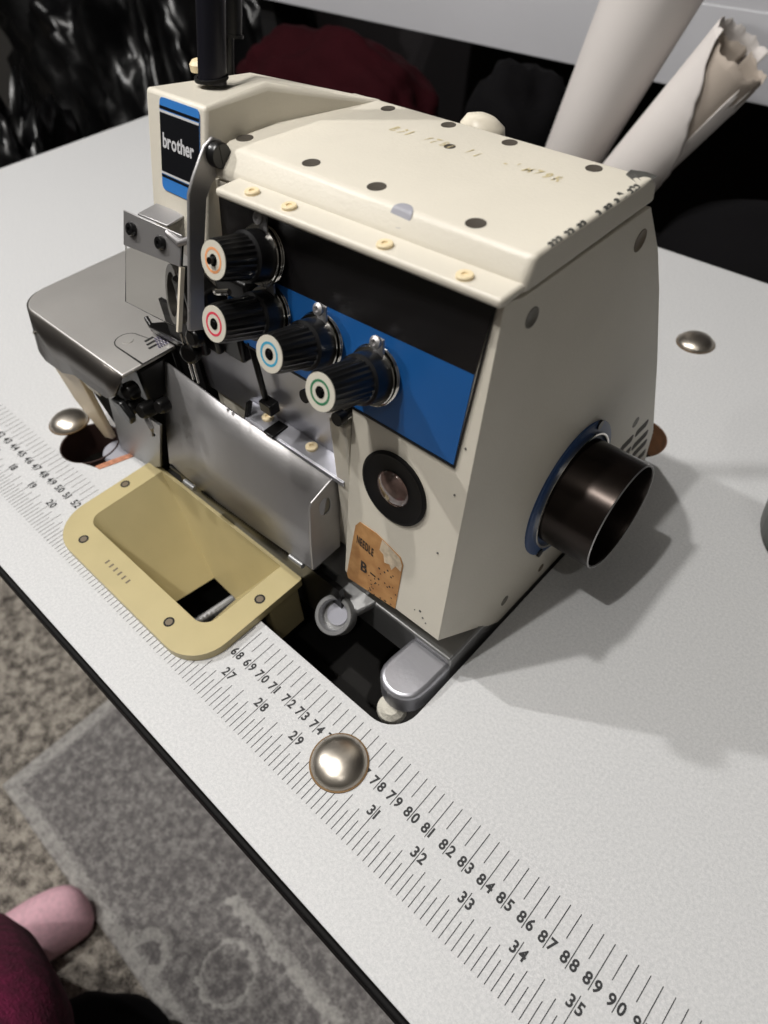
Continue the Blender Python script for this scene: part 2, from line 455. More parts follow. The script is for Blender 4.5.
for sx, sy in ((53.5,1.2), (55.5,-2.98), (64.1,-3.0), (66.65,1.15)):
    b = B(); lathe(b, (sx, sy, fz-.005), (0,0,1), [(.3,0),(.3,.02),(.2,.02),(.2,.012)], 20, closed_ends=False); scr = obj('screw', b, M['slot_black'], CH)
    b = B(); lathe(b, (sx, sy, fz-.005), (0,0,1), [(.2,0),(.2,.018),(0,.02)], 18); obj('screw_head', b, M['plug_brown'], scr)
    
b = B()
for k in range(6): box(b, 58.0+k*.42, 58.12+k*.42, -3.12, -2.82, fz-.01, fz+.012)
obj('moulded_mark', b, M['plug_brown'], CH)
b = B(); box(b, 66.4, 67.2, 1.2, 3.3, -3.5, 0); obj('support_leg', b, M['tray'], CH, bevel=.1)

# ================================================================ MACHINE
MA = empty('overlock_machine', (67, 12, 0), 'cream industrial overlock sewing machine with four black tension dials', 'sewing machine')
K = .16
def fy(z): return 6.6-K*(20.3-z)               # leaning front plane
prof = [(7.4,.9),(fy(3.9),3.9),(fy(20.1),19.95),(14.8,19.85),(16.5,17.6),(17.9,15.2),(20.5,10),(23.6,3.2),(24.0,.1),(8.7,.1)]
b = B()
r0 = [(59.3, y, z) for y, z in prof]; r1 = [(76.72, y, z) for y, z in prof]
sh = {0:.3, 1:1.6, 2:.5}
r2 = [(77.0, y+sh.get(i, 0), z) for i, (y, z) in enumerate(prof)]
loft(b, [r0, r1, r2])
cas = obj('casing', b, M['cream'], MA, bevel=.22, bseg=3)
c = B(); box(c, 50, 70.75, -2, 6.1, -2, 13.5); 
c2 = B(); box(c2, 50, 63.0, -2, 6.6, 13.3, 22)
boolean(cas, [c, c2])

# panels on the leaning front
un = Vector((0,-1,K)).normalized(); uz = Vector((0,K,1)).normalized(); ux = Vector((1,0,0))
def F(x, z, off=0.): return Vector((x, fy(z), z))+un*off
b = B(); face_prism(b, [F(63.1,16.93), F(76.15,17.3), F(76.42,19.78), F(63.1,19.6)], un*.05); obj('black_panel', b, M['black_gloss'], cas)['label'] = 'black upper strip of the front panel'
b = B(); face_prism(b, [F(63.1,13.5), F(75.95,13.5), F(76.15,17.3), F(63.1,16.93)], un*.045); obj('blue_panel', b, M['blue'], cas)['label'] = 'blue lower strip of the front panel'
b = B(); face_prism(b, [F(64.05,13.38), F(76.02,13.38), F(76.02,13.47), F(64.05,13.47)], un*.06); face_prism(b, [F(75.97,13.38), F(76.02,13.38), F(76.5,19.8), F(76.43,19.8)], un*.06); obj('panel_edging', b, M['black_plastic'], cas)
# thin flakes of black paint along the split
b = B()
for k in range(26):
    x = 70+k*.24; face_prism(b, [F(x,17.1+.02*k), F(x+.26,17.1+.02*k), F(x+.2,16.98-.14*random.random()+.02*k), F(x+.08,17.0-.1*random.random()+.02*k)], un*.055)
b.free()

# oil sight window
oc = F(73.3, 10.75)
b = B(); lathe(b, oc, un, [(1.72,0),(1.72,.1),(1.6,.14),(1.5,.1),(.85,.1),(.8,-.02)], 44, closed_ends=False)
ow = obj('oil_window', b, M['black_matte'], MA); ow['label'] = 'round black oil sight window on the lower front'
b = B(); lathe(b, oc, un, [(.86,.0),(.84,.12),(.74,.22),(.5,.3),(.2,.34),(0,.345)], 32); obj('lens', b, M['lens_reflection'], ow, sharp=60)

# needle label
b = B(); face_prism(b, [F(71.3,7.35), F(71.55,7.72), F(72.6,7.72), F(74.05,7.3), F(74.25,6.95), F(74.1,3.9), F(71.0,3.6), F(70.9,3.85)], un*.03)
lb = obj('paper_label', b, M['label'], MA); lb['label'] = 'worn brown paper label'
b = B(); face_prism(b, [F(72.95,7.6,.03), F(73.3,7.5,.03), F(74.02,7.25,.03), F(74.2,6.9,.03), F(74.18,6.5,.03), F(73.85,6.6,.03), F(73.65,6.2,.03), F(73.5,6.45,.03), F(73.2,6.35,.03), F(73.1,6.8,.03), F(72.85,6.9,.03)], un*.012); obj('worn_patch', b, M['label_pale'], lb)
b = B(); put_text(b, 'NEEDLE', F(71.45,6.4,.055), (1,-.0256,-.16), uz, .5, gap=.08, xs=.4)
put_text(b, 'B', F(71.8,4.85,.055), (1,-.008,-.05), uz, .66, xs=.85); face_prism(b, [F(72.42,5.05,.045), F(72.75,5.02,.045), F(72.75,5.1,.045), F(72.42,5.13,.045)], un*.012)
obj('lettering', b, M['ink'], lb)
b = B()
for k in range(34):
    x = 72.3+1.75*random.random(); z = 3.8+2.2*random.random()
    if x < 72.9 and z > 4.9: continue
    lathe(b, F(x,z,.03), un, [(.03+.04*random.random(),.0),(.03,.012)], 7)
obj('spots', b, M['ink'], lb)
# chips and dirt specks on the paint
for x, z, r in ((75.9,8.9,.06),(75.5,4.9,.08),(75.7,4.6,.06),(75.2,4.75,.04),(76.2,12.2,.05),(76.3,14.4,.05),(75.9,4.4,.05)): 
    b = B(); lathe(b, F(x,z,-.01), un, [(r,0),(r*.8,.03)], 7); obj('paint_speck', b, M['chip'], cas)

# side fittings
SX = 77.0
def plug(y, z, r, m, nm='plug'):
    b = B(); lathe(b, (SX-.02, y, z), (1,0,0), [(r,0),(r,.035),(r*.9,.04),(r*.85,.028),(0,.028)], 24); return obj(nm, b, m, cas)
plug(7.75,18.95,.36,M['plug_grey']); plug(14.6,18.7,.42,M['plug_brown']); plug(9.0,1.75,.3,M['plug_grey']); plug(20.1,6.3,.32,M['plug_grey']); plug(12.4,1.1,.25,M['plug_brown'])
for ya, yb, z in ((19.0,20.4,5.03),(20.65,22.05,5.03),(19.9,20.6,3.98),(20.8,22.6,3.88),(21.2,22.95,2.92),(22.3,23.35,1.8)):
    b = B(); face_prism(b, [(SX-.02, y, zz) for y, zz in rrect(ya, yb, z-.27, z+.27, .2, 4)], (.035,0,0)); obj('vent_slot', b, M['recess_shade'], cas)  # dark slab on the casing, coloured as the shade inside the slot

# hand wheel
pc = (SX, 13.5, 6.4)
b = B(); lathe(b, pc, (1,0,0), [(2.85,0.),(3.58,0.),(3.58,.1),(3.5,.14),(2.85,.14)], 56, squash=(1.0,1.06)); hw0 = obj('wheel_flange', b, M['flange_blue'], MA); hw0['label'] = 'blue oval plate around the hand wheel'
b = B(); lathe(b, pc, (1,0,0), [(3.0,.1),(3.08,.1),(3.08,.3),(3.0,.32),(2.96,.3)], 56, squash=(1.0,1.06), closed_ends=False); obj('flange_ring', b, M['chrome'], hw0)
for a_ in (65, 235):
    b = B(); cyl(b, (SX+.1, 13.5+3.45*math.cos(math.radians(a_)), 6.4+3.65*math.sin(math.radians(a_))), (1,0,0), .24, .12, 16); obj('flange_screw', b, M['black_plastic'], hw0)
b = B(); lathe(b, (SX+.05, 13.55, 6.4), (1,0,0), [(0,0),(2.85,0.02),(2.82,.1),(2.8,2.6),(2.79,2.78),(2.73,2.84),(2.67,2.8),(2.63,2.6),(2.61,.6),(0,.55)], 64); hw = obj('hand_wheel', b, M['pulley'], MA); hw['label'] = 'dark hollow hand wheel drum'
b = B(); lathe(b, (SX+.05, 13.55, 6.4), (1,0,0), [(2.7,2.82),(2.76,2.85),(2.81,2.8)], 64, closed_ends=False); obj('wheel_rim', b, M['steel'], hw)

# ---- top cover
TC = None
b = B()
lid = [(6.5,20.02),(6.55,20.42),(7.28,21.06),(7.48,21.12),(14.3,21.02),(14.75,20.7),(14.9,20.02)]
sk = [.55,.55,.12,.12]
loft(b, [[(62.95,y,z) for y,z in lid], [(76.75,y+(sk[i] if i < 4 else 0),z) for i,(y,z) in enumerate(lid)], [(77.02,y+(sk[i]+.12 if i < 4 else 0),z) for i,(y,z) in enumerate(lid)]])
face_prism(b, [(64.3,5.5,20.02),(76.95,6.0,20.02),(76.95,8,20.02),(64.3,8,20.02)], (0,0,.34))
TC = obj('top_cover', b, M['cream'], MA, bevel=.13, bseg=3)
def tz(y): return 21.12-(y-7.75)*.0153
for x, y in ((63.3,8.0),(67.05,7.98),(70.25,8.0),(74.45,7.98),(75.1,13.75),(71.5,13.85),(68.6,13.85),(65.5,13.75),(70.0,12.2)):
    r_ = .34 if y < 10 else .3
    if y == 12.2: r_ = .22
    b = B(); lathe(b, (x, y, tz(y)-.01), (0,0,1), [(r_,0),(r_,.018),(r_*.9,.02),(r_*.86,.014),(0,.014)], 24); obj('screw_hole', b, M['recess_shade'], TC)  # dark disc on the lid, its colour standing for shade in the hole
b = B()
pp = [Vector((0,6.91,20.42)), Vector((0,7.36,21.06)), Vector((0,7.56,21.12)), Vector((0,8.2,21.11))]
def along(q):
    for A, Bq in zip(pp, pp[1:]):
        L_ = (Bq-A).length
        if q <= L_: 
            d_ = (Bq-A)/L_; return A+d_*q+Vector((0,-d_.z,d_.y))*.02
        q -= L_
    return pp[-1]
rows_ = []
for k in range(9):
    rr_ = .43*k/8
    rows_.append([b.verts.new(Vector((72.0+rr_*math.cos(2*math.pi*i/32),0,0))+along(.64+rr_*math.sin(2*math.pi*i/32))) for i in range(32)])
for A, Bq in zip(rows_[1:], rows_[2:]):
    for i in range(32): b.faces.new((A[i], A[(i+1) % 32], Bq[(i+1) % 32], Bq[i]))
for q in rows_[0]: b.verts.remove(q)
b.faces.new(rows_[1])
obj('lid_patch', b, M['lid_patch'], TC, sharp=80)['label'] = 'grey round bare spot on the front edge'
for x, yy in ((65.8,6.1),(67.75,6.15),(72.2,6.25),(75.35,6.35)):
    b = B(); lathe(b, (x,yy,20.35), (0,0,1), [(.28,0),(.28,.1),(.25,.13),(.11,.13),(.1,.07),(0,.07)], 24); obj('cover_stud', b, M['cream_plug'], TC)
# worn printed marks on the lid
b = B()
x = 67.1
for ch in "B2117781 11 1-'M79R":
    wd = put_text(b, ch, (x, 12.05, tz(12.2)+.012), (1,0,0), (.15,1,0), .46, xs=.75); x += .41
random.seed(11)
kill = [f for f in b.faces if random.random() < .3]
bmesh.ops.delete(b, geom=kill, context='FACES')
obj('worn_lettering', b, M['worn_print'], TC)
# bare metal where paint is knocked off
b = B()
random.seed(5)
def chip(y, ln, w_):
    "flake on the rounded right edge of the lid"
    zz = tz(y)-.03; k = [(76.98,y,zz-.06),(77.0,y+ln,zz-.06),(76.93-w_*.4,y+ln*.9,zz+.02),(76.9-w_,y+ln*.7,zz+.045),(76.88-w_*.9,y+ln*.35,zz+.045),(76.92-w_*.3,y+ln*.1,zz+.02)]
    face_prism(b, k, (.02,0,.02))
for k in range(24):
    y = 8.2+k*.22
    if random.random() < .3: continue
    chip(y, .26, .01+.05*random.random()*(1 if k < 15 else 2.2)+(.1 if k in (16,19,22) else 0))
chip(13.55, 1.1, .75); chip(13.8,.8,.5)
obj('paint_chip', b, M['chip'], TC)['label'] = 'bare grey metal where paint is chipped from the edge'
b = B(); lathe(b, (68.2,16.2,19.2), (.2,.3,1), [(.7,-2),(.72,.3),(.95,.5),(1.0,.9),(.85,1.25),(.4,1.45),(0,1.5)], 28); obj('filler_cap', b, M['ivory'], MA, sharp=60)['label'] = 'round cream oil filler cap behind the lid'

# ---- head tower
KT = .29
def ty(z): return 6.85-KT*(22.4-z)
b = B()
zb = 17.5
top_ = [(58.95,ty(22.4),22.4),(62.8,ty(22.4),22.4),(62.98,9.7,22.4),(64.45,13.9,21.12),(64.6,14.5,21.0),(58.7,12.2,21.6)]
bot_ = [(59.1,ty(zb),zb),(62.8,ty(zb),zb),(62.98,9.7,zb),(64.45,13.9,zb),(64.6,14.5,zb),(58.7,14.5,zb)]
low_ = [(60.0,ty(zb)+.5,16.4),(62.75,ty(zb)+.3,15.2),(62.9,9.7,15.2),(64.45,13.9,15.2),(64.6,14.5,15.2),(59.6,14.5,15.2)]
loft(b, [top_, bot_, low_])
HT = obj('head_tower', b, M['cream'], MA, bevel=.16, bseg=3)
tn = Vector((0,-1,KT)).normalized(); tu = Vector((0,KT,1)).normalized()
def TT(x, z, off=0.): return Vector((x, ty(z), z))+tn*off
def tpoly(pts, th, off=0):
    b = B(); face_prism(b, [TT(x, z, off) for x, z in pts], tn*th); return b
bd = obj('badge', tpoly(rrect(59.95,62.5,19.05,22.26,.22), .04), M['badge_blue'], MA); bd['label'] = 'blue and black name badge'
obj('badge_field', tpoly([(59.96,19.72),(62.49,19.72),(62.49,21.84),(59.96,21.84)], .01, .04), M['badge_black'], bd)
for za, zb_, nm, mm in ((19.64,19.72,'badge_stripe','silver_print'),(21.76,21.84,'badge_stripe','silver_print'),(19.52,19.61,'badge_border','badge_black'),(21.88,21.98,'badge_border','badge_black')):
    obj(nm, tpoly([(59.96,za),(62.49,za),(62.49,zb_),(59.96,zb_)], .014, .04), M[mm], bd)
b = B(); put_text(b, 'brother', TT(61.14,20.6,.056), (1,0,0), tu, .54, gap=.03, align='c', xs=.85); obj('lettering', b, M['silver_print'], bd)
# pole through the tower top
pd = Vector((.0,.25,1)).normalized()
b = B(); p0 = Vector((60.35,9.05,22.2)); tube(b, [p0, p0+pd*24], .56, 24); obj('thread_pole', b, mat('pole_black', srgb(26,26,34), .3, .4), MA)['label'] = 'black thread pole rising from the tower'
b = B(); ringdisc(b, p0+Vector((0,0,.15)), (0,0,1), .55, .68, .12); obj('pole_collar', b, M['black_matte'], MA)
b = B(); p1 = Vector((57.6,11.8,21.2)); tube(b, [p1, p1+pd*5.2], .26, 14); tube(b, [p1+pd*1.6, p1+pd*4.2], .62, 18); tube(b, [p1+pd*4.2, p1+pd*26], .48, 18); box(b, 57.2, 59.4, 11.4, 12.2, 20.6, 21.3)
ringdisc(b, p1+pd*1.6, pd, .5, .68, .12); ringdisc(b, p1+pd*4.1, pd, .5, .68, .12)
obj('guide_rod', b, M['black_plastic'], MA)['label'] = 'black guide rod with a clip behind the pole'
b = B(); lathe(b, (58.9,9.6,22.3), (0,0,1), [(.42,0),(.42,.25),(.3,.38),(0,.42)], 20); obj('oil_nub', b, M['cream_plug'], MA)

# ---- lever bar with screw on the tower's right face
b = B()
lv = [(62.95,7.1,21.25),(62.95,6.7,21.5),(62.95,6.25,21.3),(62.95,5.45,20.4),(62.95,5.1,19.9),(62.95,4.4,17.6),(62.95,3.5,14.7),(62.95,4.25,14.4),(62.95,5.1,17.4),(62.95,5.85,19.5),(62.95,6.25,19.95),(62.95,7.05,20.4)]
face_prism(b, lv, (.16,0,0)); obj('finger_lever', b, M['steel'], MA, bevel=.05)['label'] = 'bent steel lever hanging from the tower screw'
b = B(); lathe(b, (63.1,6.7,20.9), (1,0,0), [(.47,0),(.47,.3),(.42,.38),(0,.38)], 28); box(b, 63.44, 63.5, 6.65, 6.75, 20.5, 21.3); obj('lever_screw', b, M['black_plastic'], MA)

# ---- eye guard
EG = empty('eye_guard', (59, 5, 15)); EG.parent = MA; EG.location = (W((59,5,15))-W((67,12,0)))
def GP(x, z, off=0.):
    y = 5.5-.38*(17.4-z)+.12*(x-57); return Vector((x+1.75, y-.9, z+.83))+Vector((0,-1,.38)).normalized()*off
gn = Vector((0,-1,.38)).normalized()
b = B(); face_prism(b, [GP(57.0,13.75), GP(60.5,13.6), GP(60.5,17.2), GP(57.0,17.4)], gn*.12); obj('clear_pane', b, M['clear'], EG, bevel=.03)['label'] = 'clear plastic guard pane'
b = B(); face_prism(b, [GP(57.0,16.1,.13), GP(60.55,16.1,.13), GP(60.55,17.3,.13), GP(57.0,17.45,.13)], gn*.07); 
face_prism(b, [GP(57.8,17.4,.1), GP(59.6,17.35,.1), GP(59.6,17.35,.1)+Vector((0,1.0,.08)), GP(57.8,17.4,.1)+Vector((0,1.0,.08))], (0,.0,.1))
obj('guard_bracket', b, M['steel'], EG, bevel=.05)['label'] = 'bent steel guard bracket'
b = B(); tube(b, [GP(59.7,17.2,.15), GP(60.5,17.0,.22), GP(60.85,17.2,.05), GP(60.4,17.3,-.4)], .15, 10); obj('guard_hook', b, M['steel'], EG)
for x, z in ((57.6,16.85),(59.4,16.75)):
    b = B(); lathe(b, GP(x,z,.19), gn, [(.3,0),(.3,.1),(.24,.2),(.1,.2),(.08,.1),(0,.1)], 20); obj('guard_screw', b, M['black_plastic'], EG)
b = B(); face_prism(b, [GP(60.46,13.5,-.02), GP(60.58,13.5,-.02), GP(60.58,16.1,-.02), GP(60.46,16.1,-.02)], gn*.2); obj('pane_edge_glint', b, M['ivory'], EG)  # pale strip puts the bright edge of the pane into colour

# ---- tension dials
da = Vector((.03,-.94,.32)).normalized()
dials = [((65.95,6.23,18.0),'ring_orange','orange',2.65), ((66.2,5.87,15.7),'ring_red','red',3.1), ((69.15,5.86,15.65),'ring_teal','teal',2.9), ((72.05,5.84,15.5),'ring_green','green',3.15)]
for c, rc, cn, L in dials:
    c = Vector(c)
    b = B()
    seg = 48
    # knurled grip and smooth shoulder
    a, u, v = frame_of(da)
    rings = []
    for h, r, kn in ((.5,.98,0),(1.2,.96,0),(1.25,.85,0),(1.3,.85,1),(L-.12,.76,1),(L,.71,0)):
        rings.append([c+a*h+u*((r*(1-(.06 if kn and i % 2 else 0)))*math.cos(2*math.pi*i/seg))+v*((r*(1-(.06 if kn and i % 2 else 0)))*math.sin(2*math.pi*i/seg)) for i in range(seg)])
    loft(b, rings)
    d = obj('tension_dial', b, M['black_plastic'], MA, sharp=25); d['label'] = 'black knurled tension dial with a %s ring on its face' % cn
    b = B(); ringdisc(b, c+a*L, a, .22, .69, .03, 40); obj('dial_face', b, M['dial_white'], d)
    b = B(); ringdisc(b, c+a*(L+.028), a, .37, .46, .008, 40); obj('colour_ring', b, M[rc], d)
    b = B(); cyl(b, c+a*(L-.02), a, .23, .045, 24); cyl(b, c+a*L, a, .13, .22 if cn == 'orange' else .1, 16); obj('dial_stem', b, M['black_oil'], d)
    for h, r in ((.14,1.12),(.28,1.16),(.42,1.1)):
        b = B(); lathe(b, c+a*h, a, [(.3,0),(r,0.06),(r+.02,.1),(r,.13),(.3,.12)], 40, closed_ends=False); obj('tension_disc', b, M['chrome'], d)
    b = B(); cyl(b, c, a, .9, .25, 28); obj('dial_base', b, M['black_matte'], d)
    g = c+Vector((.15,-.25,1.1))
    b = B(); face_prism(b, [g+Vector((-.25,0,-.2)), g+Vector((.3,0,-.2)), g+Vector((.22,.15,.55)), g+Vector((-.1,.15,.55))], (0,.08,.0)); lathe(b, g+Vector((.05,.0,.5)), (0,-.9,.4), [(.1,0),(.24,.03),(.24,.13),(.12,.2),(.1,.1),(0,.1)], 18); obj('thread_eyelet', b, M['steel'], d)
# small thumb nuts beside the green dial
for q in ((68.75,5.2,13.3),(70.6,5.2,13.1)):
    b = B(); lathe(b, q, un, [(.18,-.8),(.18,.1),(.3,.12),(.3,.5),(0,.5)], 18); obj('thread_nut', b, M['black_oil'], MA)

# ---- silver recess: back sheet, ledge, cover
b = B(); box(b, 57.6, 70.74, 5.95, 6.08, 8.2, 13.45)
bs = obj('back_sheet', b, M['grey_alu'], MA); bs['label'] = 'silver sheet below the dials'
b = B(); face_prism(b, [(63.4,4.95,9.15),(70.3,4.95,9.15),(70.6,5.95,9.25),(62.6,5.95,9.25)], (0,0,-.12)); box(b, 63.4, 70.3, 4.9, 5.0, 8.85, 9.12)
LG = obj('ledge', b, M['grey_alu'], MA, bevel=.04)
for x, y in ((64.4,5.6),(67.6,5.55)):
    b = B(); lathe(b, (x,y,9.2), (0,0,1), [(.3,0),(.3,.1),(.26,.14),(.12,.14),(.1,.06),(0,.06)], 24); obj('ledge_stud', b, M['cream_plug'], LG)
b = B(); box(b, 65.0, 65.7, 4.75, 5.8, 9.16, 9.3); obj('latch', b, M['black_oil'], LG, bevel=.05)
b = B(); face_prism(b, [(63.3,4.9,8.9),(63.5,4.9,8.9),(63.6,5.2,9.9),(63.4,5.2,9.9)], (0,.25,0)); obj('spring_tab', b, M['black_oil'], LG)
LC = empty('looper_cover', (63, 4, 3)); LC.parent = MA; LC.location = W((63,4,3))-W((67,12,0))
b = B()
cols = [(56.4, [(3.3,2.7),(3.95,5.5),(4.6,8.0),(5.0,9.3)]), (61.6, [(2.95,3.2),(3.6,5.4),(4.3,7.6),(4.9,9.05)]), (69.55, [(2.95,4.0),(3.6,5.8),(4.3,7.6),(4.85,8.95)])]
g = [[b.verts.new(Vector((x, y, z))) for y, z in rows] for x, rows in cols]
for i in range(2):
    for j in range(3): b.faces.new((g[i][j], g[i+1][j], g[i+1][j+1], g[i][j+1]))
obj('cover_plate', b, M['steel'], LC, solid=.1, sharp=28)['label'] = 'silver looper cover plate'
b = B(); fl = [(2.9,4.0),(3.1,6.2),(3.35,8.1),(3.5,8.45),(4.95,8.95),(5.4,8.6),(4.8,4.1)]
face_prism(b, [(69.5,y,z) for y,z in fl], (.1,0,0)); fo = obj('cover_flange', b, M['steel'], LC, bevel=.03)
c = B(); lathe(c, (69,4.25,7.6), (1,0,0), [(.36,0),(.36,1.2)], 24, squash=(1,1.5)); boolean(fo, [c])
for x, z in ((58.6,2.95),(67.9,3.75)):
    b = B(); tube(b, [(x,2.85,z),(x+1.0,2.85,z+.07)], .16, 12); obj('hinge_pin', b, M['cast'], LC)
b = B()
for k in range(44): box(b, 60.2+k*.17, 60.28+k*.17, 2.85, 2.97, 3.0+k*.013, 3.22+k*.013)
obj('hinge_spring', b, M['black_oil'], LC)
b = B(); tube(b, [(56.6,3.3,2.6),(69.4,3.3,3.75)], .2, 10); box(b, 56.5, 70.5, 3.6, 3.9, -2, 2.3); obj('hinge_bar', b, M['black_oil'], LC)
b = B(); box(b, 69.75, 70.72, 5.0, 6.1, 3.6, 12.6); obj('recess_block', b, M['cream'], MA, bevel=.1)

# ---- bed, cloth plate
b = B()
poly = rrect(45.65, 56.9, 2.35, 16, [1.9, .12, 0, 0], 10)
n1 = poly[:11]
face_prism(b, [(x,y,10) for x,y in poly], (0,0,-.22))
CP = obj('cloth_plate', b, M['plate_steel'], MA, bevel=.1, bseg=3); CP['label'] = 'polished steel cloth plate on the left'
# skirt hanging from the front edge
b = B()
xs = [p for p in n1]+[(51.5,1.28),(53.6,1.32),(54.2,1.33),(57.9,1.4)]
tops = [(45.68,4.3)]+n1+[(49.6,2.38),(51.6,2.38),(55.0,2.38),(56.85,2.38)]
bots = [(45.7,3.9,8.0),(45.7,2.9,7.7)]+[(x,y-.5*min(1,k/5),7.62-.04*k) for k,(x,y) in list(enumerate(n1))[1:-1]]+[(47.6,1.88,6.85),(49.6,1.88,6.95),(51.5,1.88,7.7),(55.0,1.88,7.85),(56.2,1.88,8.6)]
tp = [b.verts.new(Vector((x,y,9.93))) for x,y in tops]; bt = [b.verts.new(Vector(q)) for q in bots]
for i in range(len(tops)-1): b.faces.new((tp[i],tp[i+1],bt[i+1],bt[i]))
obj('plate_skirt', b, M['dark_steel'], CP, solid=.16, sharp=50)
b = B(); cyl(b, (47.3,2.1,8.6), (0,-1,.2), .1, .14, 14); obj('skirt_rivet', b, M['chrome'], CP)
arc = [(54.5+.66*math.cos(math.radians(t)), 4.3+.66*math.sin(math.radians(t))) for t in range(270, 89, -20)]
npo = arc+[(55.3,5.15),(55.7,6.25),(56.9,6.3),(56.9,3.68)]
b = B(); face_prism(b, [(x,y,10.0) for x,y in npo], (0,0,.03)); NP = obj('needle_plate', b, M['plate_steel'], CP)
b = B(); big = [(54.5+.73*math.cos(math.radians(t)), 4.3+.73*math.sin(math.radians(t))) for t in range(270, 89, -20)]+[(55.35,5.22),(55.64,6.3),(56.9,6.36),(56.92,3.57)]
face_prism(b, [(x,y,10.0) for x,y in big], (0,0,.022)); obj('plate_seam', b, M['slot_black'], NP)
b = B(); lathe(b, (54.5,4.3,10.03), (0,0,1), [(.32,0),(.32,.03),(0,.03)], 24); ps = obj('plate_screw', b, M['plate_steel'], NP)
for k in range(3):
    b = B(); box(b, 55.25+.36*k, 55.42+.36*k, 4.85-.12*k, 5.4-.12*k, 10.03, 10.045); obj('feed_slot', b, M['slot_black'], NP)
b = B()
for k in range(4):
    for q in range(6): box(b, 55.55+k*.26, 55.7+k*.26, 5.3+q*.15-.1*k, 5.38+q*.15-.1*k, 10.03, 10.1)
obj('feed_dog', b, mat('feed_dog_steel', srgb(120,116,138), .4, .8), NP)
b = B()
face_prism(b, [(54.8,5.6,10.3),(55.2,5.45,10.3),(57.9,5.6,10.35),(58.6,6.4,10.4),(57.8,7.3,10.4),(56.2,7.0,10.35)], (0,0,.3)); tube(b, [(55.1,5.6,10.45),(54.5,5.75,10.75)], .14, 10); cyl(b, (56.4,6.4,10.5), (0,0,1), .35, .4, 18)
obj('presser_foot', b, M['black_oil'], MA, bevel=.06)
# bed casting below the plate
b = B()
face_prism(b, [(46.9,2.15,7.6),(46.75,2.3,6.0),(46.85,2.55,3.1),(48.0,2.95,.02),(48.65,3.15,.1),(51.2,2.05,7.4)], (0,.4,0))
face_prism(b, [(46.4,4.4,9.4),(47.0,4.4,9.4),(48.6,4.0,.05),(48.0,4.0,.05)], (0,11,0))
obj('bed_casting', b, M['bed_cream'], MA, bevel=.08)['label'] = 'cream bed casting under the cloth plate'
b = B(); loft(b, [[(46.8,2.9,9.6),(56.6,3.4,9.6),(56.6,15,9.6),(46.8,15,9.6)], [(49.2,3.8,.05),(54.0,3.8,.05),(54,15,.05),(49.2,15,.05)]]); obj('bed_shade_core', b, M['black_matte'], MA)  # shade of the gap beside the casting put into this black body
b = B(); face_prism(b, [(49.9,3.05,.1),(52.9,3.35,.05),(54.6,3.3,1.2),(57.2,3.2,6.2),(53.2,2.6,7.0)], (0,.15,0)); obj('bed_sheet', b, M['cast'], MA)
b = B(); face_prism(b, [(51.1,2.15,7.15),(52.0,2.15,7.4),(53.0,2.15,7.25),(53.1,2.15,6.8),(51.8,2.15,6.75)], (0,.2,0)); obj('bed_clip', b, M['ivory'], MA)
# dark looper works beneath the needle plate
b = B()
box(b, 53.2, 56.7, 3.3, 5.6, 7.4, 9.6)
obj('looper_block', b, M['black_oil'], MA, bevel=.15)
b = B(); box(b, 56.8, 58.9, 5.7, 5.9, 6.6, 12.8); obj('gap_shade_panel', b, M['black_matte'], MA)  # black panel added to darken the gap between plate and cover
for q, rr_, hh in (((56.5,2.9,8.6),.5,.6),((56.4,2.6,7.6),.42,.5),((57.6,3.0,7.9),.45,.8),((58.6,3.4,8.4),.4,.6)):
    b = B(); lathe(b, q, (.15,-1,.25), [(rr_,0),(rr_,hh*.7),(rr_*.75,hh),(0,hh)], 18); obj('looper_knob', b, M['black_oil'], MA)
b = B(); tube(b, [(57.2,2.6,7.3),(57.7,2.5,6.8),(57.6,2.5,6.2)], [.2,.16,.1], 10); obj('looper_arm', b, M['steel'], MA)
b = B(); face_prism(b, [(55.6,1.75,8.2),(56.6,1.75,8.4),(57.3,1.75,7.7),(57.0,1.75,7.1),(56.0,1.75,7.3)], (0,.4,0)); obj('thumb_catch', b, M['black_plastic'], MA, bevel=.1)
# needle bar works under the tower
b = B()
box(b, 60.2, 62.6, 4.9, 6.6, 12.4, 15.6); tube(b, [(61.4,5.0,16.4),(61.4,4.9,12.0)], .3, 14); cyl(b, (62.2,4.5,13.6), (0,-1,.2), .45, .6, 18); cyl(b, (61.0,4.6,12.2), (.4,-1,.2), .5, .6, 18)
box(b, 62.4, 64.0, 5.2, 6.4, 12.4, 13.9); box(b, 63.0, 65.2, 5.3, 6.2, 15.8, 16.8)
obj('needle_bar_works', b, M['black_oil'], MA, bevel=.15)
b = B(); tube(b, [(61.15,4.3,13.2),(61.2,4.2,10.6)], .06, 8); tube(b, [(60.75,4.3,13.2),(60.8,4.2,10.6)], .06, 8); obj('needle', b, M['chrome'], MA)
b = B(); tube(b, [(65.5,3.8,17.35),(66.0,3.6,17.6),(66.6,3.7,17.8)], .12, 10); obj('thread_hook', b, M['chrome'], MA)
b = B(); ringdisc(b, (59.6,5.5,14.2), (-.4,-1,.3), 1.0, 1.35, .4, 36); obj('take_up_ring', b, M['dark_steel'], MA)
b = B(); tube(b, [(64.3,5.6,13.6),(64.7,5.5,10.6)], .16, 10); box(b, 64.5, 65.3, 5.2, 5.8, 10.0, 10.6); obj('upper_looper_rod', b, M['black_oil'], MA, bevel=.08)

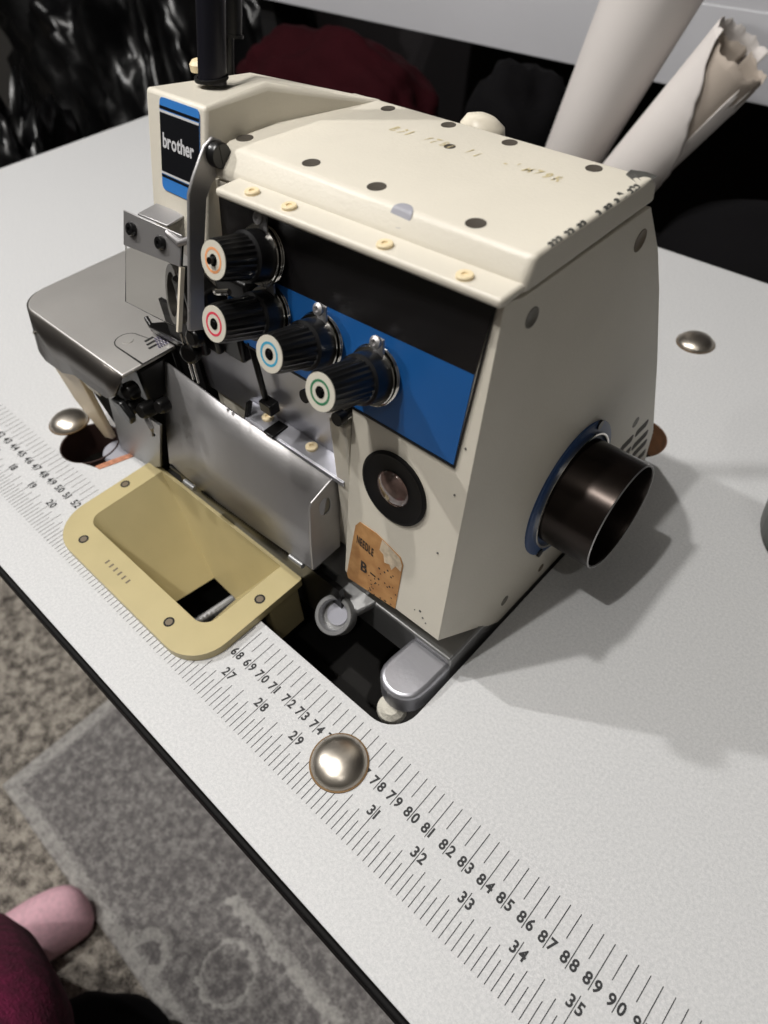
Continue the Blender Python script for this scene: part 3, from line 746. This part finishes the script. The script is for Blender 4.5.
# ---- base plate, foot and ring lug under the casing
b = B(); box(b, 57, 76.9, 4.75, 24, -1.6, 1.15); obj('base_plate', b, M['cast'], MA, bevel=.12)['label'] = 'grey cast base under the casing'
b = B(); face_prism(b, [(x,y,.75) for x,y in [(74.5,4.9),(74.35,3.2)]+[(75.6-1.25*math.cos(math.radians(t)),2.85-1.15*math.sin(math.radians(t))) for t in range(10,171,16)]+[(76.9,3.3),(76.95,4.9)]], (0,0,-1.7)); obj('base_foot', b, M['grey_alu'], MA, bevel=.25, bseg=3)['label'] = 'smooth rounded metal foot of the base'
b = B(); face_prism(b, [(69.0,4.9,1.3),(71.9,4.9,1.3),(71.35,3.9,.85),(69.45,3.9,.85)], (0,0,-.5)); rl = obj('ring_lug', b, M['cast'], MA, bevel=.1)
la = Vector((.1,-.62,.78)).normalized()
b = B(); lathe(b, Vector((70.4,3.4,.2)), la, [(1.1,0),(1.1,.6),(1.04,.7),(.86,.7),(.8,.62),(.78,.15),(0,.15)], 40); obj('ring', b, M['cast'], rl)
b = B(); lathe(b, Vector((70.4,3.4,.3)), la, [(.62,0),(.6,.14),(0,.18)], 28); obj('ring_core', b, M['lid_patch'], rl)
b = B(); lathe(b, (75.3,2.2,-2.4), (.2,-.3,1), [(.7,0),(.8,.5),(.7,1.1),(.4,1.4),(0,1.45)], 20); obj('felt_pad', b, M['felt'], MA)['label'] = 'white felt pad under the foot'
b = B(); lathe(b, (49.6,2.9,-1.2), (0,0,1), [(1.05,0),(1.05,.95),(.95,1.1),(0,1.1)], 28); obj('bed_lug', b, M['lid_patch'], MA)

# ================================================================ THINGS AROUND
# tumbler at the right edge
TU = empty('tumbler', (88.4,25.4,0), 'dark green tumbler at the right edge of the table', 'tumbler')
b = B(); lathe(b, (88.4,25.4,0), (0,0,1), [(0,0),(4.0,0),(4.3,.3),(4.6,3.5),(4.8,7.5),(4.8,10),(0,10)], 48); obj('cup', b, M['tumbler'], TU, sharp=50)
b = B(); lathe(b, (88.4,25.4,10), (0,0,1), [(5.0,0),(5.0,.8),(4.6,1.3),(1.5,1.5),(0,1.5)], 48); obj('lid', b, M['black_plastic'], TU)

# chest behind the table carrying the rolls, garments and pouch
CHT = empty('storage_chest', (50,66,FZ), 'black storage chest behind the table holding the paper rolls', 'chest')
b = B(); box(b, -25, 135, 51.5, 79, FZ, -16); obj('chest_body', b, M['chest'], CHT, bevel=.5)
b = B(); box(b, -25.5, 135.5, 51, 79.5, -16, -14); obj('chest_lid', b, M['chest'], CHT, bevel=.5)

SH = empty('wall_shelf', (55,90,2), 'pale grey board of a low shelf behind the paper rolls', 'shelf')
b = B(); box(b, -30, 150, 80, 82, 2.4, 10.6); obj('front_board', b, M['board'], SH, bevel=.15)
b = B(); box(b, -30, 150, 82, 149.8, 8.4, 10.3); obj('shelf_top', b, M['board'], SH)
for x in (-27, 146):
    b = B(); box(b, x-2, x+2, 82.5, 90, FZ, 8.4); obj('post', b, M['chest'], SH)

def paper_roll(name, label, p0, p1, r0, r1, cut=None, torn=False, mats=None):
    p0 = Vector(p0); p1 = Vector(p1); a, u, v = frame_of(p1-p0); L = (p1-p0).length
    root = empty(name, p0, label, 'paper roll')
    b = B(); seg = 48; rows = 14; turns = 1.35; N = int(seg*turns)
    gr = []
    for j in range(rows+1):
        t = j/rows; row = []
        for i in range(N+1):
            th = 2*math.pi*i/seg + (2.2 if torn else 2.9); r = (r0+(r1-r0)*t)*(1-.10*i/N)
            tt = t
            if torn:
                s = i/N
                tt = t*(1 - .30*max(0, math.sin(s*7.2))*.7 - .02*math.sin(i*1.9)-.015*math.sin(i*4.3))
                r *= 1+.12*math.sin(s*5)*t
            row.append(b.verts.new(p0+a*(L*tt)+u*r*math.cos(th)+v*r*math.sin(th)))
        gr.append(row)
    for j in range(rows):
        for i in range(N): b.faces.new((gr[j][i], gr[j][i+1], gr[j+1][i+1], gr[j+1][i]))
    obj('paper_sheet', b, M['paper'], root, solid=.06, sharp=70)
    b = B()
    gr = []
    for j in range(9):
        t = j/8*.97; gr.append([b.verts.new(p0+a*(L*t*(.8 if torn else 1))+u*(r0+(r1-r0)*t)*.8*math.cos(2*math.pi*i/32)+v*(r0+(r1-r0)*t)*.8*math.sin(2*math.pi*i/32)) for i in range(32)])
    for j in range(8):
        for i in range(32): b.faces.new((gr[j][i], gr[j][(i+1) % 32], gr[j+1][(i+1) % 32], gr[j+1][i]))
    obj('inner_turn', b, M['paper_in'], root, solid=.05, sharp=70)
    return root
paper_roll('paper_roll', 'smooth white paper roll leaning left of the torn one', (43.4,61.2,-13.2), (57.4,60.2,25), 2.2, 5.0)
def torn_roll(name, label, p0, p1, r0, r1):
    p0 = Vector(p0); p1 = Vector(p1); a = (p1-p0).normalized(); L = (p1-p0).length
    ef = Vector((.4,-1,0)); ef = (ef-a*ef.dot(a)).normalized(); er = ef.cross(a); er = er if er.x > 0 else -er
    root = empty(name, p0, label, 'paper roll')
    rnd = random.Random(3)
    def sheet(nm, m, phi0, phi1, t0, t1, k, nt=40, na=44, tear=0., toptear=0.):
        b = B(); g = []
        for j in range(nt+1):
            t = t0+(t1-t0)*j/nt; row = []
            e = phi1(t)+tear*(rnd.random()-.5)
            for i in range(na+1):
                ph = math.radians(phi0+(e-phi0)*i/na); r_ = (r0+(r1-r0)*t)*(k+.05*i/na)
                tt = t+ (toptear*(math.sin(i*.9)+.6*math.sin(i*2.3)) if j == nt else 0)
                row.append(b.verts.new(p0+a*(L*tt)+er*(r_*math.sin(ph))+ef*(r_*math.cos(ph)*.8)))
            g.append(row)
        for j in range(nt):
            for i in range(na): b.faces.new((g[j][i], g[j][i+1], g[j+1][i+1], g[j+1][i]))
        return obj(nm, b, m, root, solid=.06, sharp=70)
    sheet('outer_sheet', M['paper'], -215, lambda t: 105 if t < .5 else 105-(t-.5)/.5*165, 0, 1.0, 1.0, tear=7, toptear=.004)
    sheet('inner_sheet', M['paper_in'], -190, lambda t: 165, 0, .97, .84, toptear=.006)
    sheet('inner_flap', M['paper'], 28, lambda t: 150, .3, .9, .9, tear=10, toptear=.03)
    return root
torn_roll('paper_roll', 'white paper roll with a torn open top end, right of the smooth roll', (47.4,56.6,-13.2), (63.4,60.2,12.7), 2.1, 3.3)

def heap(name, label, cat, c, rad, m, seed, amp=.25, freq=1.6, sub=4, group=None, crease=0.):
    b = B(); bmesh.ops.create_icosphere(b, subdivisions=sub, radius=1.)
    off = Vector((seed*3.1, seed*1.7, seed*.9))
    for w in b.verts:
        d = w.co.normalized()
        n_ = noise.fractal(d*freq+off, 1., 2., 4)
        k = 1+amp*n_
        if crease:
            e_ = Vector((d.x*4.2, d.y*4.2, d.z*1.3))
            k += crease*((1-abs(noise.noise(e_+off)))**5*.8 + (1-abs(noise.noise(e_*2.1+off*2)))**6*.35)
        p = Vector((d.x*rad[0]*k, d.y*rad[1]*k, d.z*rad[2]*k))
        p = Vector(c)+p
        w.co = p
    zmin = c[2]-rad[2]*.75
    for w in b.verts:
        if w.co.z < zmin: w.co.z = zmin
    o = obj(name, b, m, loc=(c[0], c[1], zmin), sharp=180)
    return tag(o, label, cat, group)
heap('bin_bag', 'shiny black bin bag piled off the left end of the table, nearest the camera', 'bag', (-32,26,-44), (23,19,40), M['bag'], 1, .14, 1.5, 6, 'black bin bags', .26)
heap('bin_bag', 'shiny black bin bag behind the left corner of the table, tallest of the heap', 'bag', (-80,94,-30), (36,28,58), M['bag'], 2, .14, 1.5, 6, 'black bin bags', .26)
heap('garment_heap', 'dark red garment heaped behind the machine under the shelf board', 'clothing', (8,64,-5.4), (19,9,11), M['red_cloth'], 4, .2, 1.4, 5)
heap('garment_heap', 'black garment lying between the dark red garments and the paper rolls', 'clothing', (35,69,-5.4), (6.5,6.5,11), M['black_cloth'], 5, .2, 1.4, 4)
heap('pouch', 'round black pouch just behind the rear edge of the table at right', 'pouch', (70,62,-7.6), (11,8,8), M['black_cloth'], 6, .05, 1.2, 4)

# ================================================================ PERSON and stool
ST = empty('stool', (93,-46,FZ), 'black padded stool under the seated person', 'stool')
b = B(); lathe(b, (93,-46,-41), (0,0,1), [(0,0),(16.5,0),(17.6,1.2),(17.8,3),(17.4,5.5),(15.5,7),(0,7)], 48); obj('seat', b, M['black_matte'], ST, sharp=50)
b = B(); cyl(b, (93,-46,-68), (0,0,1), 2.6, 27); obj('column', b, M['black_plastic'], ST)
b = B(); lathe(b, (93,-46,FZ), (0,0,1), [(0,0),(11.4,0),(11.4,.8),(8.4,2.2),(3.4,4),(2.8,7.5),(0,7.5)], 40); obj('base', b, M['black_plastic'], ST, sharp=50)

def skin_obj(name, pts, m, parent, sub=2):
    me = bpy.data.meshes.new(name); base = Vector(parent['_base'])
    me.from_pydata([tuple((Vector(p[:3])-base)*CM) for p in pts], [(i, i+1) for i in range(len(pts)-1)], [])
    o = bpy.data.objects.new(name, me); COL.objects.link(o); o['_base'] = tuple(base)
    s = o.modifiers.new('skin', 'SKIN'); s.use_smooth_shade = True
    for i, p in enumerate(pts):
        d = me.skin_vertices[0].data[i]; d.radius = (p[3]*CM, (p[4] if len(p) > 4 else p[3])*CM); d.use_root = (i == 0)
    q = o.modifiers.new('sub', 'SUBSURF'); q.levels = q.render_levels = sub
    dg = bpy.context.evaluated_depsgraph_get(); bpy.context.view_layer.update()
    me2 = bpy.data.meshes.new_from_object(o.evaluated_get(bpy.context.evaluated_depsgraph_get()))
    o.modifiers.clear(); o.data = me2; me2.materials.clear(); me2.materials.append(m)
    for f in me2.polygons: f.use_smooth = True
    o.parent = parent
    return o
PE = empty('person', (38,-30,FZ), 'seated person in burgundy fleece trousers and a fluffy pink sock, lower leg showing', 'person')
skin_obj('leg_body', [(88,-44,-24,6.5),(75,-36.8,-24.5,6.3),(63,-29.4,-28.5,5.5),(50,-30,-42,4.8),(42,-36,-60,3.6),(37.5,-39.5,-69,3.1),(37.2,-37,-72,2.8),(37.4,-30,-72.6,2.8),(37.8,-25,-73,2.2)], M['skin'], PE)
skin_obj('trousers', [(90,-44.5,-22,9),(76,-37,-22.5,8.6),(67.5,-31.2,-24,8.6),(62.8,-28.8,-28,8.6),(51,-31,-42,7.4),(42,-36,-60,6.8),(39.5,-38.2,-66,6.6)], M['burgundy'], PE)
skin_obj('sock', [(39.0,-40.0,-64,4.4),(37.3,-41.5,-70.3,4.4),(37.0,-38,-70.6,4.4),(37.4,-31,-71.0,5.0,3.8),(38.8,-26.5,-71.2,5.6,3.2),(40.4,-22.8,-71.2,4.6,2.4)], M['pink'], PE)

heap('floor_bag', 'black soft bag on the carpet beside the burgundy trouser leg', 'bag', (59.5,-34.2,-67.5), (10.5,11.5,10), M['black_cloth'], 9, .08, 1.3, 4)
SHO = empty('slipper', (1,-22,FZ), 'blue slipper with a black sole at the left edge on the carpet', 'slipper')
b = B(); lathe(b, (1.4,-27.5,FZ), (0,0,1), [(0,0),(4.4,0),(4.6,.8),(4.4,1.6),(0,1.7)], 32, squash=(1,1.9)); obj('sole', b, M['black_matte'], SHO)
b = B(); lathe(b, (1.2,-26.6,FZ+1.6), (0,0,1), [(4.3,0),(4.1,1.6),(3.2,3.2),(1.6,4.2),(0,4.4)], 32, squash=(1,1.7)); obj('upper', b, M['shoe_blue'], SHO, sharp=60)

# ================================================================ LIGHT
def lamp(loc, power, col=(1,1,1), rad=.018):
    d = bpy.data.lights.new('lamp_light', 'POINT'); d.shadow_soft_size = rad; d.energy = power; d.color = col
    o = bpy.data.objects.new('lamp_light', d); COL.objects.link(o); o.location = W(loc); return o
lamp((41,-22,158), 38, (1,.975,.94))
lamp((57,-58,158), 33, (1,.975,.94))
lamp((-19,-32,112), 34, (1,.98,.96))
lamp((140,-60,150), 6, (1,.97,.93))
w = bpy.data.worlds.new('World'); SC.world = w; w.use_nodes = True
w.node_tree.nodes['Background'].inputs[0].default_value = (.8,.85,1,1); w.node_tree.nodes['Background'].inputs[1].default_value = .05

# ================================================================ CAMERA
cd = bpy.data.cameras.new('Camera'); cam = bpy.data.objects.new('Camera', cd); COL.objects.link(cam)
R0 = Vector((0.73476408,0.67718178,-0.03932661)); R1 = Vector((0.49087255,-0.57083523,-0.65817268)); R2 = Vector((-0.46815156,0.46429729,-0.75183917))
mw = Matrix.Identity(4)
for i in range(3):
    mw[i][0] = R0[i]; mw[i][1] = -R1[i]; mw[i][2] = -R2[i]
mw.translation = W((86.58548121,-8.7740677,31.19024992)); cam.matrix_world = mw
cd.sensor_fit = 'HORIZONTAL'; cd.sensor_width = 36; cd.lens = 683.12/768*36; cd.clip_start = .01; cd.clip_end = 50
cd.dof.use_dof = True; cd.dof.focus_distance = .30; cd.dof.aperture_fstop = 14
SC.camera = cam
for o in list(bpy.data.objects):
    if '_base' in o: del o['_base']
SC.view_settings.view_transform = 'Standard'; SC.view_settings.look = 'None'; SC.view_settings.gamma = 1; SC.view_settings.exposure = .1
SC.view_settings.use_curve_mapping = False
SC.cycles.use_denoising = True
